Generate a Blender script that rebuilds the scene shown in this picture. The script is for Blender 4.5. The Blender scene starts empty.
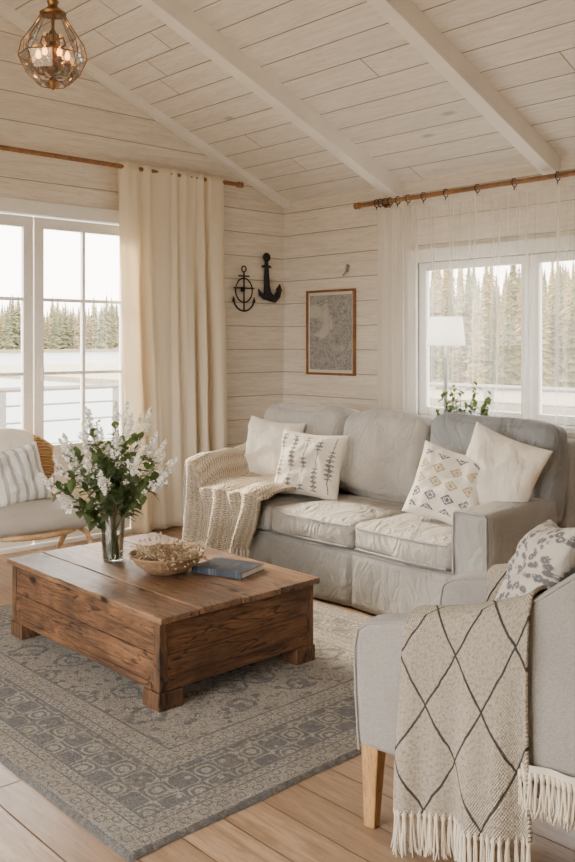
import bpy, bmesh, math, random
from mathutils import Vector, Matrix, noise, Euler
RN = random.Random(4)
PI = math.pi
COL = bpy.context.scene.collection
V = Vector

# ---------------------------------------------------------------- helpers
def obj(name, bm, m, parent=None, smooth=True, loc=None, ang=40, bev=0, sub=0, solid=0, rot=None):
    me = bpy.data.meshes.new(name)
    bmesh.ops.recalc_face_normals(bm, faces=bm.faces[:])
    bm.to_mesh(me); bm.free()
    if m: me.materials.append(m)
    if smooth:
        me.shade_smooth()
        if ang < 180: me.set_sharp_from_angle(angle=math.radians(ang))
    o = bpy.data.objects.new(name, me); COL.objects.link(o)
    if parent: o.parent = parent
    if loc: o.location = loc
    if rot: o.rotation_euler = rot
    if solid:
        md = o.modifiers.new('solid', 'SOLIDIFY'); md.thickness = solid; md.offset = 0
    if bev:
        md = o.modifiers.new('bevel', 'BEVEL'); md.width = bev; md.segments = 3; md.limit_method = 'ANGLE'
    if sub:
        md = o.modifiers.new('sub', 'SUBSURF'); md.levels = sub; md.render_levels = sub
    return o
def thing(name, label, cat, loc=(0,0,0), rz=0, group=None):
    o = bpy.data.objects.new(name, None); COL.objects.link(o); o.empty_display_size = .05
    o.location = loc; o.rotation_euler = (0, 0, rz); o['label'] = label; o['category'] = cat
    if group: o['group'] = group
    return o
def tag(o, label, cat, group=None, kind=None):
    o['label'] = label; o['category'] = cat
    if group: o['group'] = group
    if kind: o['kind'] = kind
    return o
def struct(name, bm, m, parent=None, **k):
    o = obj(name, bm, m, parent, **k)
    o['kind'] = 'structure'
    return o
def NB(): return bmesh.new()
def box(bm, x0, x1, y0, y1, z0, z1, M=None):
    vs = [V((x, y, z)) for x in (x0, x1) for y in (y0, y1) for z in (z0, z1)]
    if M: vs = [M @ v for v in vs]
    v = [bm.verts.new(p) for p in vs]
    for f in ((0,1,3,2),(4,6,7,5),(0,4,5,1),(2,3,7,6),(0,2,6,4),(1,5,7,3)):
        bm.faces.new([v[i] for i in f])
def prism(bm, poly, axis, a, b):
    def P(p, t):
        if axis == 'x': return (t, p[0], p[1])
        if axis == 'y': return (p[0], t, p[1])
        return (p[0], p[1], t)
    A = [bm.verts.new(P(p, a)) for p in poly]; B = [bm.verts.new(P(p, b)) for p in poly]
    n = len(poly)
    bm.faces.new(A); bm.faces.new(B[::-1])
    for i in range(n): bm.faces.new([A[i], B[i], B[(i+1) % n], A[(i+1) % n]])
def tube(bm, pts, r, n=8, closed=False):
    pts = [V(p) for p in pts]; N = len(pts)
    rs = r if isinstance(r, (list, tuple)) else [r]*N
    rings = []; nrm = None
    for i, p in enumerate(pts):
        if closed: t = pts[(i+1) % N]-pts[i-1]
        else: t = pts[min(i+1, N-1)]-pts[max(i-1, 0)]
        t.normalize()
        if nrm is None:
            nrm = t.cross(V((0, 0, 1)))
            if nrm.length < .1: nrm = t.cross(V((1, 0, 0)))
        nrm = nrm-t*nrm.dot(t); nrm.normalize()
        b = t.cross(nrm)
        rings.append([bm.verts.new(p+(nrm*math.cos(2*PI*k/n)+b*math.sin(2*PI*k/n))*rs[i]) for k in range(n)])
    for i in range(N if closed else N-1):
        A = rings[i]; B = rings[(i+1) % N]
        for k in range(n): bm.faces.new([A[k], A[(k+1) % n], B[(k+1) % n], B[k]])
    if not closed:
        bm.faces.new(rings[0][::-1]); bm.faces.new(rings[-1])
def lathe(bm, prof, n=32, c=(0, 0, 0), close=False):
    c = V(c); rings = []
    for r, z in prof:
        if r < 1e-5: rings.append([bm.verts.new(c+V((0, 0, z)))])
        else: rings.append([bm.verts.new(c+V((r*math.cos(2*PI*k/n), r*math.sin(2*PI*k/n), z))) for k in range(n)])
    prs = list(zip(rings, rings[1:]))
    if close: prs.append((rings[-1], rings[0]))
    for A, B in prs:
        for k in range(n):
            a = A[k % len(A)]; a2 = A[(k+1) % len(A)]; b = B[k % len(B)]; b2 = B[(k+1) % len(B)]
            q = []
            for w in (a, a2, b2, b):
                if w not in q: q.append(w)
            if len(q) > 2:
                try: bm.faces.new(q)
                except ValueError: pass
def ball(bm, c, r, seg=8, sc=(1, 1, 1)):
    M = Matrix.Translation(c) @ Matrix.Diagonal((sc[0], sc[1], sc[2], 1))
    bmesh.ops.create_uvsphere(bm, u_segments=seg, v_segments=max(4, seg//2+1), radius=r, matrix=M)
def soft_box(c, s, r, n=11, bulge=(0, 0, 0), wr=0, rot=None, seed=0, wf=5, wr2=0):
    bm2 = bmesh.new(); bmesh.ops.create_cube(bm2, size=2)
    bmesh.ops.subdivide_edges(bm2, edges=bm2.edges[:], cuts=n, use_grid_fill=True)
    h = V(s)/2
    M = Matrix.Translation(c)
    if rot: M = M @ Euler(rot).to_matrix().to_4x4()
    for v in bm2.verts:
        t = V([math.sin(a*PI/2) for a in v.co])
        p = V([h[i]*t[i] for i in range(3)])
        q = V([max(-(h[i]-r), min(h[i]-r, p[i])) for i in range(3)])
        d = p-q
        if d.length > 1e-6: p = q+d.normalized()*r
        for i in range(3):
            j, k = (i+1) % 3, (i+2) % 3
            p[i] += math.copysign(1, t[i])*bulge[i]*(1-t[j]**2)*(1-t[k]**2)*abs(t[i])**2
        if wr: p += noise.noise_vector(p*wf+V((seed, seed*2.3, 0)))*wr
        if wr2: p += noise.noise_vector(p*wf*3+V((seed*1.7, seed, 4)))*wr2
        v.co = M @ p
    return bm2
def grid(bm, nu, nv, f, uvf=None):
    uvl = bm.loops.layers.uv.verify()
    vs = [[bm.verts.new(f(i/nu, j/nv)) for j in range(nv+1)] for i in range(nu+1)]
    for i in range(nu):
        for j in range(nv):
            fc = bm.faces.new([vs[i][j], vs[i+1][j], vs[i+1][j+1], vs[i][j+1]])
            ids = ((i, j), (i+1, j), (i+1, j+1), (i, j+1))
            for lp, (a, b) in zip(fc.loops, ids):
                lp[uvl].uv = uvf(a/nu, b/nv) if uvf else (a/nu, b/nv)
    return vs
def smooth(a, b, x):
    t = max(0, min(1, (x-a)/(b-a))); return t*t*(3-2*t)

# ---------------------------------------------------------------- materials
class NT:
    def __init__(s, name):
        s.m = bpy.data.materials.new(name); s.m.use_nodes = True
        s.t = s.m.node_tree; s.b = s.t.nodes['Principled BSDF']; s.last = None
    def new(s, t): return s.t.nodes.new(t)
    def L(s, a, b): s.t.links.new(a, b)
    def put(s, sock, val):
        if hasattr(val, 'is_output'): s.L(val, sock)
        else: sock.default_value = val
    def co(s, kind='Object'):
        n = s.new('ShaderNodeTexCoord'); return n.outputs[kind]
    def sep(s, v):
        n = s.new('ShaderNodeSeparateXYZ'); s.L(v, n.inputs[0]); return n.outputs
    def mt(s, op, a, b=0.0, c=0.0, clamp=False):
        n = s.new('ShaderNodeMath'); n.operation = op; n.use_clamp = clamp
        s.put(n.inputs[0], a); s.put(n.inputs[1], b)
        if op in ('MULTIPLY_ADD', 'SMOOTH_MIN', 'COMPARE'): s.put(n.inputs[2], c)
        return n.outputs[0]
    def mix(s, f, a, b, mode='MIX'):
        n = s.new('ShaderNodeMixRGB'); n.blend_type = mode
        s.put(n.inputs[0], f)
        for k, x in ((1, a), (2, b)):
            if isinstance(x, tuple): x = tuple(x)+(1,) if len(x) == 3 else x
            s.put(n.inputs[k], x)
        return n.outputs[0]
    def mapv(s, v, scale=(1, 1, 1), loc=(0, 0, 0)):
        n = s.new('ShaderNodeMapping'); s.L(v, n.inputs[0]); n.inputs['Scale'].default_value = scale
        s.put(n.inputs['Location'], loc); return n.outputs[0]
    def noise(s, v, scale, det=4, rough=.55, dist=0):
        n = s.new('ShaderNodeTexNoise'); s.L(v, n.inputs['Vector']); n.inputs['Scale'].default_value = scale
        n.inputs['Detail'].default_value = det; n.inputs['Roughness'].default_value = rough
        n.inputs['Distortion'].default_value = dist; return n.outputs['Fac']
    def voro(s, v, scale, out='Distance', feat='F1'):
        n = s.new('ShaderNodeTexVoronoi'); n.feature = feat; s.L(v, n.inputs['Vector']); n.inputs['Scale'].default_value = scale
        return n.outputs[out]
    def wn(s, w):
        n = s.new('ShaderNodeTexWhiteNoise'); n.noise_dimensions = '1D'; s.L(w, n.inputs['W']); return n.outputs['Value']
    def ramp(s, f, stops, const=False):
        n = s.new('ShaderNodeValToRGB'); s.L(f, n.inputs[0])
        if const: n.color_ramp.interpolation = 'CONSTANT'
        e = n.color_ramp.elements
        while len(e) < len(stops): e.new(.5)
        for k, (p, c) in enumerate(stops):
            e[k].position = p
            e[k].color = tuple(c)+(1,) if isinstance(c, tuple) else (c, c, c, 1)
        return n.outputs[0]
    def bump(s, h, strength=.3, dist=.01):
        n = s.new('ShaderNodeBump'); n.inputs['Strength'].default_value = strength; n.inputs['Distance'].default_value = dist
        s.L(h, n.inputs['Height'])
        if s.last is not None: s.L(s.last, n.inputs['Normal'])
        s.last = n.outputs[0]; s.L(n.outputs[0], s.b.inputs['Normal'])
    def col(s, c):
        if isinstance(c, tuple): c = tuple(c)+(1,)
        s.put(s.b.inputs['Base Color'], c)
    def set(s, **k):
        for a, v in k.items(): s.put(s.b.inputs[a.replace('_', ' ')], v)
        return s

def plain(name, c, rough=.5, metal=0, var=.12, scale=30, bump=.05):
    n = NT(name); co = n.co()
    f = n.noise(co, scale, 3)
    d = tuple(x*(1-var) for x in c); l = tuple(min(1, x*(1+var)) for x in c)
    n.col(n.ramp(f, [(.3, d), (.7, l)])); n.set(Roughness=rough, Metallic=metal)
    if bump: n.bump(f, bump, .005)
    return n.m
def planks(name, across, along, pitch, c1, c2, groove, g=.02, endlen=0, rough=.6, knots=.0, tint=.12, grain=(1, 1, 1), gscale=3, gb=.5, streak=.3):
    n = NT(name); co = n.co(); S = n.sep(co)
    a = n.mt('DIVIDE', S[across], pitch); fr = n.mt('FRACT', a); idn = n.mt('FLOOR', a); w = n.wn(idn)
    e = n.mt('MINIMUM', fr, n.mt('SUBTRACT', 1.0, fr))
    m = n.mt('DIVIDE', e, g, clamp=True)
    if endlen:
        l = n.mt('ADD', n.mt('DIVIDE', S[along], endlen), n.mt('MULTIPLY', w, 7.3))
        f2 = n.mt('FRACT', l); e2 = n.mt('MINIMUM', f2, n.mt('SUBTRACT', 1.0, f2))
        m = n.mt('MINIMUM', m, n.mt('DIVIDE', e2, g*pitch/endlen, clamp=True))
        w = n.wn(n.mt('ADD', n.mt('MULTIPLY', idn, 17.7), n.mt('FLOOR', l)))
    off = n.new('ShaderNodeCombineXYZ'); n.L(n.mt('MULTIPLY', w, 13.0), off.inputs[0]); n.L(n.mt('MULTIPLY', w, 7.0), off.inputs[1]); n.L(n.mt('MULTIPLY', w, 5.0), off.inputs[2])
    mv = n.mapv(co, tuple(grain), off.outputs[0])
    f = n.noise(mv, gscale, 6, .65, .8); f3 = n.noise(mv, gscale*4, 4, .75, .5)
    c = n.ramp(f, [(.3, c1), (.62, c2)])
    c = n.mix(n.mt('MULTIPLY', n.ramp(f3, [(.36, 1.0), (.52, 0.0)]), streak), c, tuple(x*.6 for x in c1))
    c = n.mix(n.mt('MULTIPLY', w, tint*2), c, tuple(x*.55 for x in c1))
    if knots:
        kv = n.voro(n.mapv(co, tuple(.35+.65*(1 if x > 2 else 0) for x in grain)), 2.6)
        km = n.ramp(kv, [(.025, 1.0), (.07, 0.0)])
        c = n.mix(n.mt('MULTIPLY', km, knots), c, tuple(x*.35 for x in c1))
    c = n.mix(m, groove, c)
    n.col(c); n.set(Roughness=rough)
    n.bump(n.mt('ADD', n.mt('MULTIPLY', m, 1.0), n.mt('MULTIPLY', f, .15)), gb, .01)
    return n.m
def wood(name, c1, c2, grain=(8, 1, 8), scale=3, rough=.5, bump=.25, knots=0, mott=.6):
    n = NT(name); co = n.co(); mv = n.mapv(co, grain)
    f = n.noise(mv, scale, 7, .7, 1.2); f2 = n.noise(co, 3.5, 5, .6); f3 = n.noise(mv, scale*5, 4, .8)
    c = n.ramp(f, [(.34, c1), (.64, c2)])
    c = n.mix(n.ramp(f3, [(.35, .7), (.5, 0.0)]), c, tuple(x*.35 for x in c1))
    c = n.mix(n.mt('MULTIPLY', n.ramp(f2, [(.35, 1.0), (.60, 0.0)]), mott), c, tuple(x*.55 for x in c1))
    if knots:
        kv = n.voro(n.mapv(co, tuple(1.0 if g > 2 else .5 for g in grain)), 6.5)
        wob = n.mt('ADD', kv, n.mt('MULTIPLY', n.mt('SUBTRACT', n.noise(co, 30, 2), .5), .08))
        km = n.ramp(wob, [(.07, 1.0), (.16, 0.0)])
        c = n.mix(n.mt('MULTIPLY', km, knots), c, tuple(x*.10 for x in c1))
        ck = n.mt('ABSOLUTE', n.mt('SUBTRACT', n.noise(n.mapv(co, tuple(g*.9 for g in grain), (4, 2, 7)), scale*.9, 2, .5), .5))
        c = n.mix(n.ramp(ck, [(.004, .8), (.010, 0.0)]), c, tuple(x*.12 for x in c1))
    n.col(c); n.set(Roughness=rough); n.bump(n.mt('ADD', f, n.mt('MULTIPLY', f3, .4)), bump, .006); return n.m
def fabric(name, c, var=.1, weave=500, rough=.9, bump=.25, mott=5, sheen=.1, wrinkle=0, mel=.35):
    n = NT(name); co = n.co()
    f = n.noise(co, mott, 4); g = n.noise(co, weave*.5, 2, .7)
    cc = n.ramp(f, [(.3, tuple(x*(1-var) for x in c)), (.7, tuple(min(1, x*(1+var*.6)) for x in c))])
    me_ = n.noise(n.mapv(co, (1, 1, 2.2)), 190, 3, .85)
    cc = n.mix(n.mt('MULTIPLY', n.ramp(me_, [(.38, 1.0), (.60, 0.0)]), mel), cc, tuple(x*.5 for x in c))
    n.col(cc); n.set(Roughness=rough)
    n.b.inputs['Sheen Weight'].default_value = sheen
    if wrinkle:
        a = n.noise(n.mapv(co, (1, 1.3, .8)), 5.5, 3, .5, 1.4)
        r = n.mt('ABSOLUTE', n.mt('SUBTRACT', a, .5))
        n.bump(n.mt('ADD', n.mt('POWER', r, .6), n.mt('MULTIPLY', n.noise(co, 14, 3), .25)), wrinkle, .03)
    n.bump(g, bump, .002); return n.m
def translucent(n, c, fac):
    tr = n.new('ShaderNodeBsdfTranslucent'); tr.inputs[0].default_value = tuple(c)+(1,)
    mx = n.new('ShaderNodeMixShader'); n.put(mx.inputs[0], fac)
    n.L(n.b.outputs[0], mx.inputs[1]); n.L(tr.outputs[0], mx.inputs[2])
    return mx.outputs[0]

M_wall = planks('whitewashed_boards', 2, 0, .205, (.69, .61, .51), (.85, .785, .695), (.19, .135, .09), g=.022, tint=.06, grain=(1, 1, 14), gscale=2.2, knots=.55, streak=.32)
M_ceil = planks('ceiling_boards', 0, 1, .19, (.72, .655, .58), (.86, .81, .75), (.11, .08, .06), g=.028, endlen=2.76, tint=.06, grain=(14, 1, 1), gscale=2.2, knots=.55, streak=.32)
M_floor = planks('pale_oak_boards', 0, 1, .16, (.33, .205, .12), (.55, .375, .24), (.055, .03, .018), g=.022, endlen=2.3, rough=.34, tint=.22, grain=(12, 1, 1), gscale=1.8, knots=.85, gb=.4, streak=.5)
M_beam = plain('painted_beam', (.84, .80, .74), .55, var=.05, scale=4)
M_white = plain('white_frame_paint', (.84, .82, .78), .4, var=.03)
M_rod = wood('rod_wood', (.22, .09, .03), (.40, .19, .07), (3, 3, 3), 6, .45)
n = NT('cream_curtain_cloth'); co = n.co(); g = n.noise(co, 260, 2)
n.col(n.ramp(g, [(.3, (.88, .80, .67)), (.7, (.96, .90, .78))])); n.set(Roughness=.95); n.bump(g, .2, .002)
n.L(translucent(n, (1, .89, .68), .38), n.t.nodes['Material Output'].inputs[0]); M_curt = n.m
n = NT('sheer_curtain_voile'); n.col((.97, .95, .91)); n.set(Roughness=.9)
S = n.sep(n.co('UV'))
tp = n.new('ShaderNodeBsdfTransparent'); tp.inputs[0].default_value = (1, .998, .99, 1)
m2 = n.new('ShaderNodeMixShader'); lw = n.new('ShaderNodeLayerWeight'); lw.inputs[0].default_value = .25
fine = n.mt('MULTIPLY', n.mt('SINE', n.mt('MULTIPLY', S[0], 900)), .025)
edge = n.mt('MULTIPLY', n.ramp(S[0], [(.14, 1.0), (.28, 0.0)]), .48)
fac = n.mt('SUBTRACT', n.mt('ADD', .85, fine), n.mt('ADD', n.mt('MULTIPLY', lw.outputs['Facing'], .50), edge), clamp=True)
n.L(fac, m2.inputs[0]); n.L(translucent(n, (1, .97, .90), .55), m2.inputs[1]); n.L(tp.outputs[0], m2.inputs[2])
n.L(m2.outputs[0], n.t.nodes['Material Output'].inputs[0]); M_sheer = n.m
def thin_glass(name, tint=(1, 1, 1), refl=.08):
    n = NT(name); gl = n.new('ShaderNodeBsdfGlossy'); gl.inputs['Roughness'].default_value = .02
    tp = n.new('ShaderNodeBsdfTransparent'); tp.inputs[0].default_value = tint+(1,)
    fr = n.new('ShaderNodeFresnel'); fr.inputs[0].default_value = 1.45
    mx = n.new('ShaderNodeMixShader'); n.L(n.mt('ADD', n.mt('MULTIPLY', fr.outputs[0], .7), refl-.05, clamp=True), mx.inputs[0])
    n.L(tp.outputs[0], mx.inputs[1]); n.L(gl.outputs[0], mx.inputs[2]); n.L(mx.outputs[0], n.t.nodes['Material Output'].inputs[0])
    return n.m
M_glass = thin_glass('window_glass')
M_vglass = thin_glass('clear_vase_glass', (.84, .88, .86), .18)
M_sofa = fabric('grey_sofa_linen', (.335, .33, .32), .08, wrinkle=.35, mel=.35)
M_sofab = fabric('light_grey_sofa_linen', (.425, .40, .365), .10, wrinkle=.7, mel=.35)
M_sofad = fabric('blue_grey_sofa_linen', (.25, .262, .275), .08, wrinkle=.65, mel=.35)
M_chair = fabric('grey_armchair_linen', (.37, .35, .325), .10, weave=260, bump=1.0, wrinkle=.15, mel=.6)
M_oakleg = wood('oak_leg', (.42, .22, .08), (.60, .35, .15), (6, 6, 1), 3, .45, .1, mott=.2)
M_cream = fabric('cream_pillow_cloth', (.84, .77, .67), .05, wrinkle=.5, mel=.12)
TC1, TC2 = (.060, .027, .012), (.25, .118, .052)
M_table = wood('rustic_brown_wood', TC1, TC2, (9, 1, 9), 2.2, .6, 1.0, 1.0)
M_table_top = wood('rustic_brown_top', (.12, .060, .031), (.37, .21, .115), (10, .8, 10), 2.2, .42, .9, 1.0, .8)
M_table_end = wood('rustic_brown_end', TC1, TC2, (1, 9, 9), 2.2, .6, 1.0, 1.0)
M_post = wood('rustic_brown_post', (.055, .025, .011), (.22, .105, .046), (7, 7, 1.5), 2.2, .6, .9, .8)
M_gapshade = plain('gap_shade', (.03, .018, .01), .8)  # near-black colour standing in for shade between the table boards
M_brass = plain('aged_brass', (.26, .145, .06), .38, 1.0, .3, 20)
M_iron = plain('black_cast_iron', (.025, .025, .027), .55, .6, .2, 60, .3)

# knit throw
n = NT('chunky_knit_wool'); co = n.co('UV'); S = n.sep(co)
zig = n.mt('ABSOLUTE', n.mt('SUBTRACT', n.mt('FRACT', n.mt('MULTIPLY', S[0], 32)), .5))
row = n.mt('SINE', n.mt('MULTIPLY', n.mt('ADD', n.mt('MULTIPLY', S[1], 48), n.mt('MULTIPLY', zig, 1.2)), 2*PI))
h = n.mt('SUBTRACT', n.mt('MULTIPLY', row, .5), n.mt('MULTIPLY', zig, 1.6))
nz = n.noise(n.co(), 115, 3); nz2 = n.noise(n.co(), 14, 3)
c = n.ramp(n.mt('ADD', n.mt('MULTIPLY', h, .28), nz), [(.06, (.28, .20, .13)), (.34, (.62, .52, .40)), (.65, (.82, .74, .61))])
n.col(n.mix(n.mt('MULTIPLY', nz2, .3), c, (.50, .41, .30))); n.set(Roughness=.95); n.bump(n.mt('ADD', h, nz), 1.0, .008); M_knit = n.m
M_knitf = fabric('knit_fringe_wool', (.74, .65, .52), .1, mel=.25)
# diamond blanket
n = NT('diamond_woven_wool'); S = n.sep(n.co('UV'))
wob = n.mt('MULTIPLY', n.noise(n.co('UV'), 20, 2), .06)
p = n.mt('ADD', n.mt('DIVIDE', S[0], .185), wob); q = n.mt('DIVIDE', S[1], .29)
A = n.mt('ABSOLUTE', n.mt('SUBTRACT', n.mt('FRACT', n.mt('ADD', p, q)), .5))
B = n.mt('ABSOLUTE', n.mt('SUBTRACT', n.mt('FRACT', n.mt('SUBTRACT', p, q)), .5))
ln = n.ramp(n.mt('MINIMUM', A, B), [(.015, .95), (.025, 0.0)])
wv = n.mt('MULTIPLY', n.mt('SINE', n.mt('MULTIPLY', S[0], 900)), n.mt('SINE', n.mt('MULTIPLY', S[1], 650)))
c = n.ramp(n.noise(n.co('UV'), 105, 3, .85), [(.34, (.50, .40, .29)), (.54, (.86, .77, .64))])
n.col(n.mix(ln, c, (.05, .045, .045))); n.set(Roughness=.95)
n.bump(n.mt('ADD', n.mt('MULTIPLY', wv, .6), n.noise(n.co('UV'), 180, 2)), 1.0, .008); M_diam = n.m
M_fringe = fabric('cream_fringe_wool', (.80, .71, .58), .1, mel=.2)

def pillow_mat(name, kind, base=(.84, .78, .68), ink=(.12, .12, .14)):
    n = NT(name); S = n.sep(n.co('UV')); g = n.noise(n.co('UV'), 250, 2, .7); g2 = n.noise(n.co('UV'), 60, 3)
    c = n.ramp(g, [(.3, tuple(x*.84 for x in base)), (.7, base)])
    u, v = S[0], S[1]
    if kind == 'chains':
        fu = n.mt('ABSOLUTE', n.mt('SUBTRACT', n.mt('FRACT', n.mt('MULTIPLY', u, 5.0)), .5))
        tv = n.mt('ABSOLUTE', n.mt('SUBTRACT', n.mt('FRACT', n.mt('MULTIPLY', v, 14.0)), .5))
        gate = n.mt('GREATER_THAN', n.wn(n.mt('FLOOR', n.mt('ADD', n.mt('MULTIPLY', v, 7.0), n.mt('MULTIPLY', n.mt('FLOOR', n.mt('MULTIPLY', u, 5.0)), 31.0)))), .35)
        m1 = n.mt('LESS_THAN', fu, n.mt('MULTIPLY', tv, n.mt('MULTIPLY_ADD', gate, .46, .12)))
        m2 = n.mt('LESS_THAN', fu, .035)
        m = n.mt('MULTIPLY', n.mt('MAXIMUM', m1, m2), n.mt('GREATER_THAN', g2, .42))
        m = n.mt('MULTIPLY', m, n.mt('LESS_THAN', n.mt('ABSOLUTE', n.mt('SUBTRACT', v, .5)), .43))
        m = n.mt('MULTIPLY', m, .9)
    elif kind == 'diamonds':
        fu = n.mt('ABSOLUTE', n.mt('SUBTRACT', n.mt('FRACT', n.mt('MULTIPLY', u, 4.0)), .5))
        fv = n.mt('ABSOLUTE', n.mt('SUBTRACT', n.mt('FRACT', n.mt('MULTIPLY', v, 5.0)), .5))
        d = n.mt('ADD', fu, fv)
        m = n.mt('MULTIPLY', n.mt('LESS_THAN', d, .40), n.mt('GREATER_THAN', n.mt('ABSOLUTE', n.mt('SUBTRACT', d, .20)), .030))
        edge = n.mt('LESS_THAN', n.mt('MAXIMUM', n.mt('ABSOLUTE', n.mt('SUBTRACT', v, .5)), n.mt('ABSOLUTE', n.mt('SUBTRACT', u, .5))), .40)
        m = n.mt('MULTIPLY', n.mt('MULTIPLY', m, edge), n.mt('GREATER_THAN', g2, .42))
        row = n.wn(n.mt('FLOOR', n.mt('MULTIPLY', v, 5.0)))
        ink = n.mix(n.mt('GREATER_THAN', row, .6), (.10, .12, .16), (.42, .31, .16))
    elif kind == 'floral':
        dv = n.mapv(n.co('UV'), (1, 1, 1))
        d = n.voro(dv, 17); w = n.noise(dv, 60, 4, .75, 1.5)
        m = n.ramp(n.mt('ADD', n.mt('MULTIPLY', n.mt('ABSOLUTE', n.mt('SUBTRACT', d, .28)), .9), n.mt('MULTIPLY', w, .8)), [(.52, 1.0), (.60, 0.0)])
        m = n.mt('MULTIPLY', m, .9)
    elif kind == 'stripes':
        f = n.mt('FRACT', n.mt('MULTIPLY', u, 6.0)); m = n.mt('MULTIPLY', n.mt('LESS_THAN', f, .38), .8)
    n.col(n.mix(m, c, ink)); n.set(Roughness=.95); n.bump(n.noise(n.co(), 9, 3, .5, 1.2), .5, .03); n.bump(g, .4, .002)
    return n.m
M_pB = pillow_mat('pillow_chain_embroidery', 'chains', ink=(.10, .095, .11))
M_pC = pillow_mat('pillow_diamond_embroidery', 'diamonds')
M_pF = pillow_mat('pillow_floral_print', 'floral', (.60, .55, .48), (.085, .09, .11))
M_pS = pillow_mat('pillow_stripes', 'stripes', (.80, .77, .72), (.32, .34, .35))

# rug
n = NT('faded_oriental_rug'); co = n.co(); S = n.sep(co); hx, hy = 1.10, 1.29
ax = n.mt('ABSOLUTE', S[0]); ay = n.mt('ABSOLUTE', S[1])
d = n.mt('MINIMUM', n.mt('SUBTRACT', hx, ax), n.mt('SUBTRACT', hy, ay))
dw = n.mt('ADD', d, n.mt('MULTIPLY', n.mt('SUBTRACT', n.noise(co, 30, 3), .5), .008))
cb = n.new('ShaderNodeCombineXYZ'); n.L(ax, cb.inputs[0]); n.L(ay, cb.inputs[1])
def LT(a, b): return n.mt('LESS_THAN', a, b)
def GT(a, b): return n.mt('GREATER_THAN', a, b)
def ADD(a, b): return n.mt('ADD', a, b)
def MUL(a, b): return n.mt('MULTIPLY', a, b)
def MAX(a, b): return n.mt('MAXIMUM', a, b)
def AB(a, c): return n.mt('ABSOLUTE', n.mt('SUBTRACT', a, c))
def lattice(k):
    kk = 2*PI/k
    return MUL(n.mt('COSINE', MUL(ax, kk)), n.mt('COSINE', MUL(ay, kk)))
nw = n.noise(cb.outputs[0], 18, 4, .7, 1.0)
nb_ = n.noise(cb.outputs[0], 9, 2, .5, 2.0)
vo = n.voro(cb.outputs[0], 4.6); vo2 = n.voro(cb.outputs[0], 17)
vw = ADD(vo, MUL(nw, .22))
flor = MAX(MAX(LT(AB(vw, .46), .035), LT(AB(vw, .27), .03)), MAX(MUL(LT(vo2, .30), GT(nb_, .42)), LT(AB(nb_, .50), .016)))
ros = ADD(lattice(.205), MUL(nw, .5))
rosm = MAX(MAX(GT(ros, 1.08), LT(AB(ros, .70), .12)), MAX(LT(AB(ros, .18), .07), LT(vo2, .22)))
small = LT(AB(ADD(lattice(.075), MUL(nw, .3)), .42), .17)
tiny = GT(lattice(.034), .1)
ds = MUL(dw, 1.0)
sel = lambda st: n.ramp(ds, st, True)
bMain = sel([(0, 0.0), (.155, 1.0), (.345, 0.0)])
bS = sel([(0, 0.0), (.03, 1.0), (.095, 0.0), (.405, 1.0), (.47, 0.0)])
bT = sel([(0, 0.0), (.112, 1.0), (.138, 0.0), (.362, 1.0), (.388, 0.0)])
bF = sel([(0, 0.0), (.485, 1.0)])
ln1 = sel([(0, 1.0), (.018, 0.0), (.098, 1.0), (.106, 0.0), (.143, 1.0), (.155, 0.0)])
ln2 = sel([(0, 0.0), (.345, 1.0), (.357, 0.0), (.392, 1.0), (.402, 0.0), (.473, 1.0), (.485, 0.0)])
pm = MAX(MAX(MUL(bMain, n.mt('SUBTRACT', 1.0, rosm)), MUL(bS, small)), MAX(MUL(MUL(bT, tiny), .8), MUL(bF, flor))); pm = MAX(pm, MAX(ln1, ln2))
wear = n.noise(co, 6, 5, .75); fine = n.noise(co, 120, 3, .85); med = n.noise(co, 42, 3, .8)
pm = MUL(pm, n.ramp(ADD(MUL(wear, .3), ADD(MUL(fine, .35), MUL(med, .35))), [(.40, .10), (.52, 1.0)]))
base = n.ramp(wear, [(.3, (.47, .42, .355)), (.7, (.66, .60, .51))])
c = n.mix(MUL(pm, .90), base, n.ramp(wear, [(.35, (.105, .115, .135)), (.65, (.22, .23, .25))]))
c = n.mix(n.ramp(fine, [(.39, .7), (.56, 0.0)]), c, (.13, .12, .11))
n.col(c); n.set(Roughness=.98); n.bump(ADD(fine, med), 1.0, .022); M_rug = n.m

# art
n = NT('abstract_ink_print'); co = n.co(); w = n.noise(co, 8, 9, .85, 2.0); w2 = n.noise(n.mapv(co, (1, 1, 1), (3, 1, 2)), 4.0, 3, .5, 1.0)
c = n.ramp(w, [(.38, (.46, .44, .41)), (.45, (.10, .10, .105)), (.50, (.50, .48, .45)), (.56, (.13, .13, .135)), (.66, (.46, .44, .41))])
c = n.mix(n.ramp(w2, [(.32, .7), (.42, 0.0)]), c, (.56, .53, .48))
n.col(c); n.set(Roughness=.7); M_art = n.m
M_mat = plain('print_margin_paper', (.68, .63, .55), .8, var=.03)

# wicker
n = NT('honey_wicker'); co = n.co(); S = n.sep(co)
w1 = n.mt('SINE', n.mt('MULTIPLY', S[2], 330)); w2 = n.mt('SINE', n.mt('MULTIPLY', n.mt('ADD', S[0], S[1]), 260)); h = n.mt('MULTIPLY', w1, w2)
n.col(n.ramp(n.mt('MULTIPLY_ADD', h, .4, .5), [(.1, (.40, .22, .08)), (.7, (.74, .48, .24))])); n.set(Roughness=.6); n.bump(h, .8, .006); M_wick = n.m
M_seat = fabric('taupe_seat_linen', (.46, .41, .355), .08, wrinkle=.3)
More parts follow.
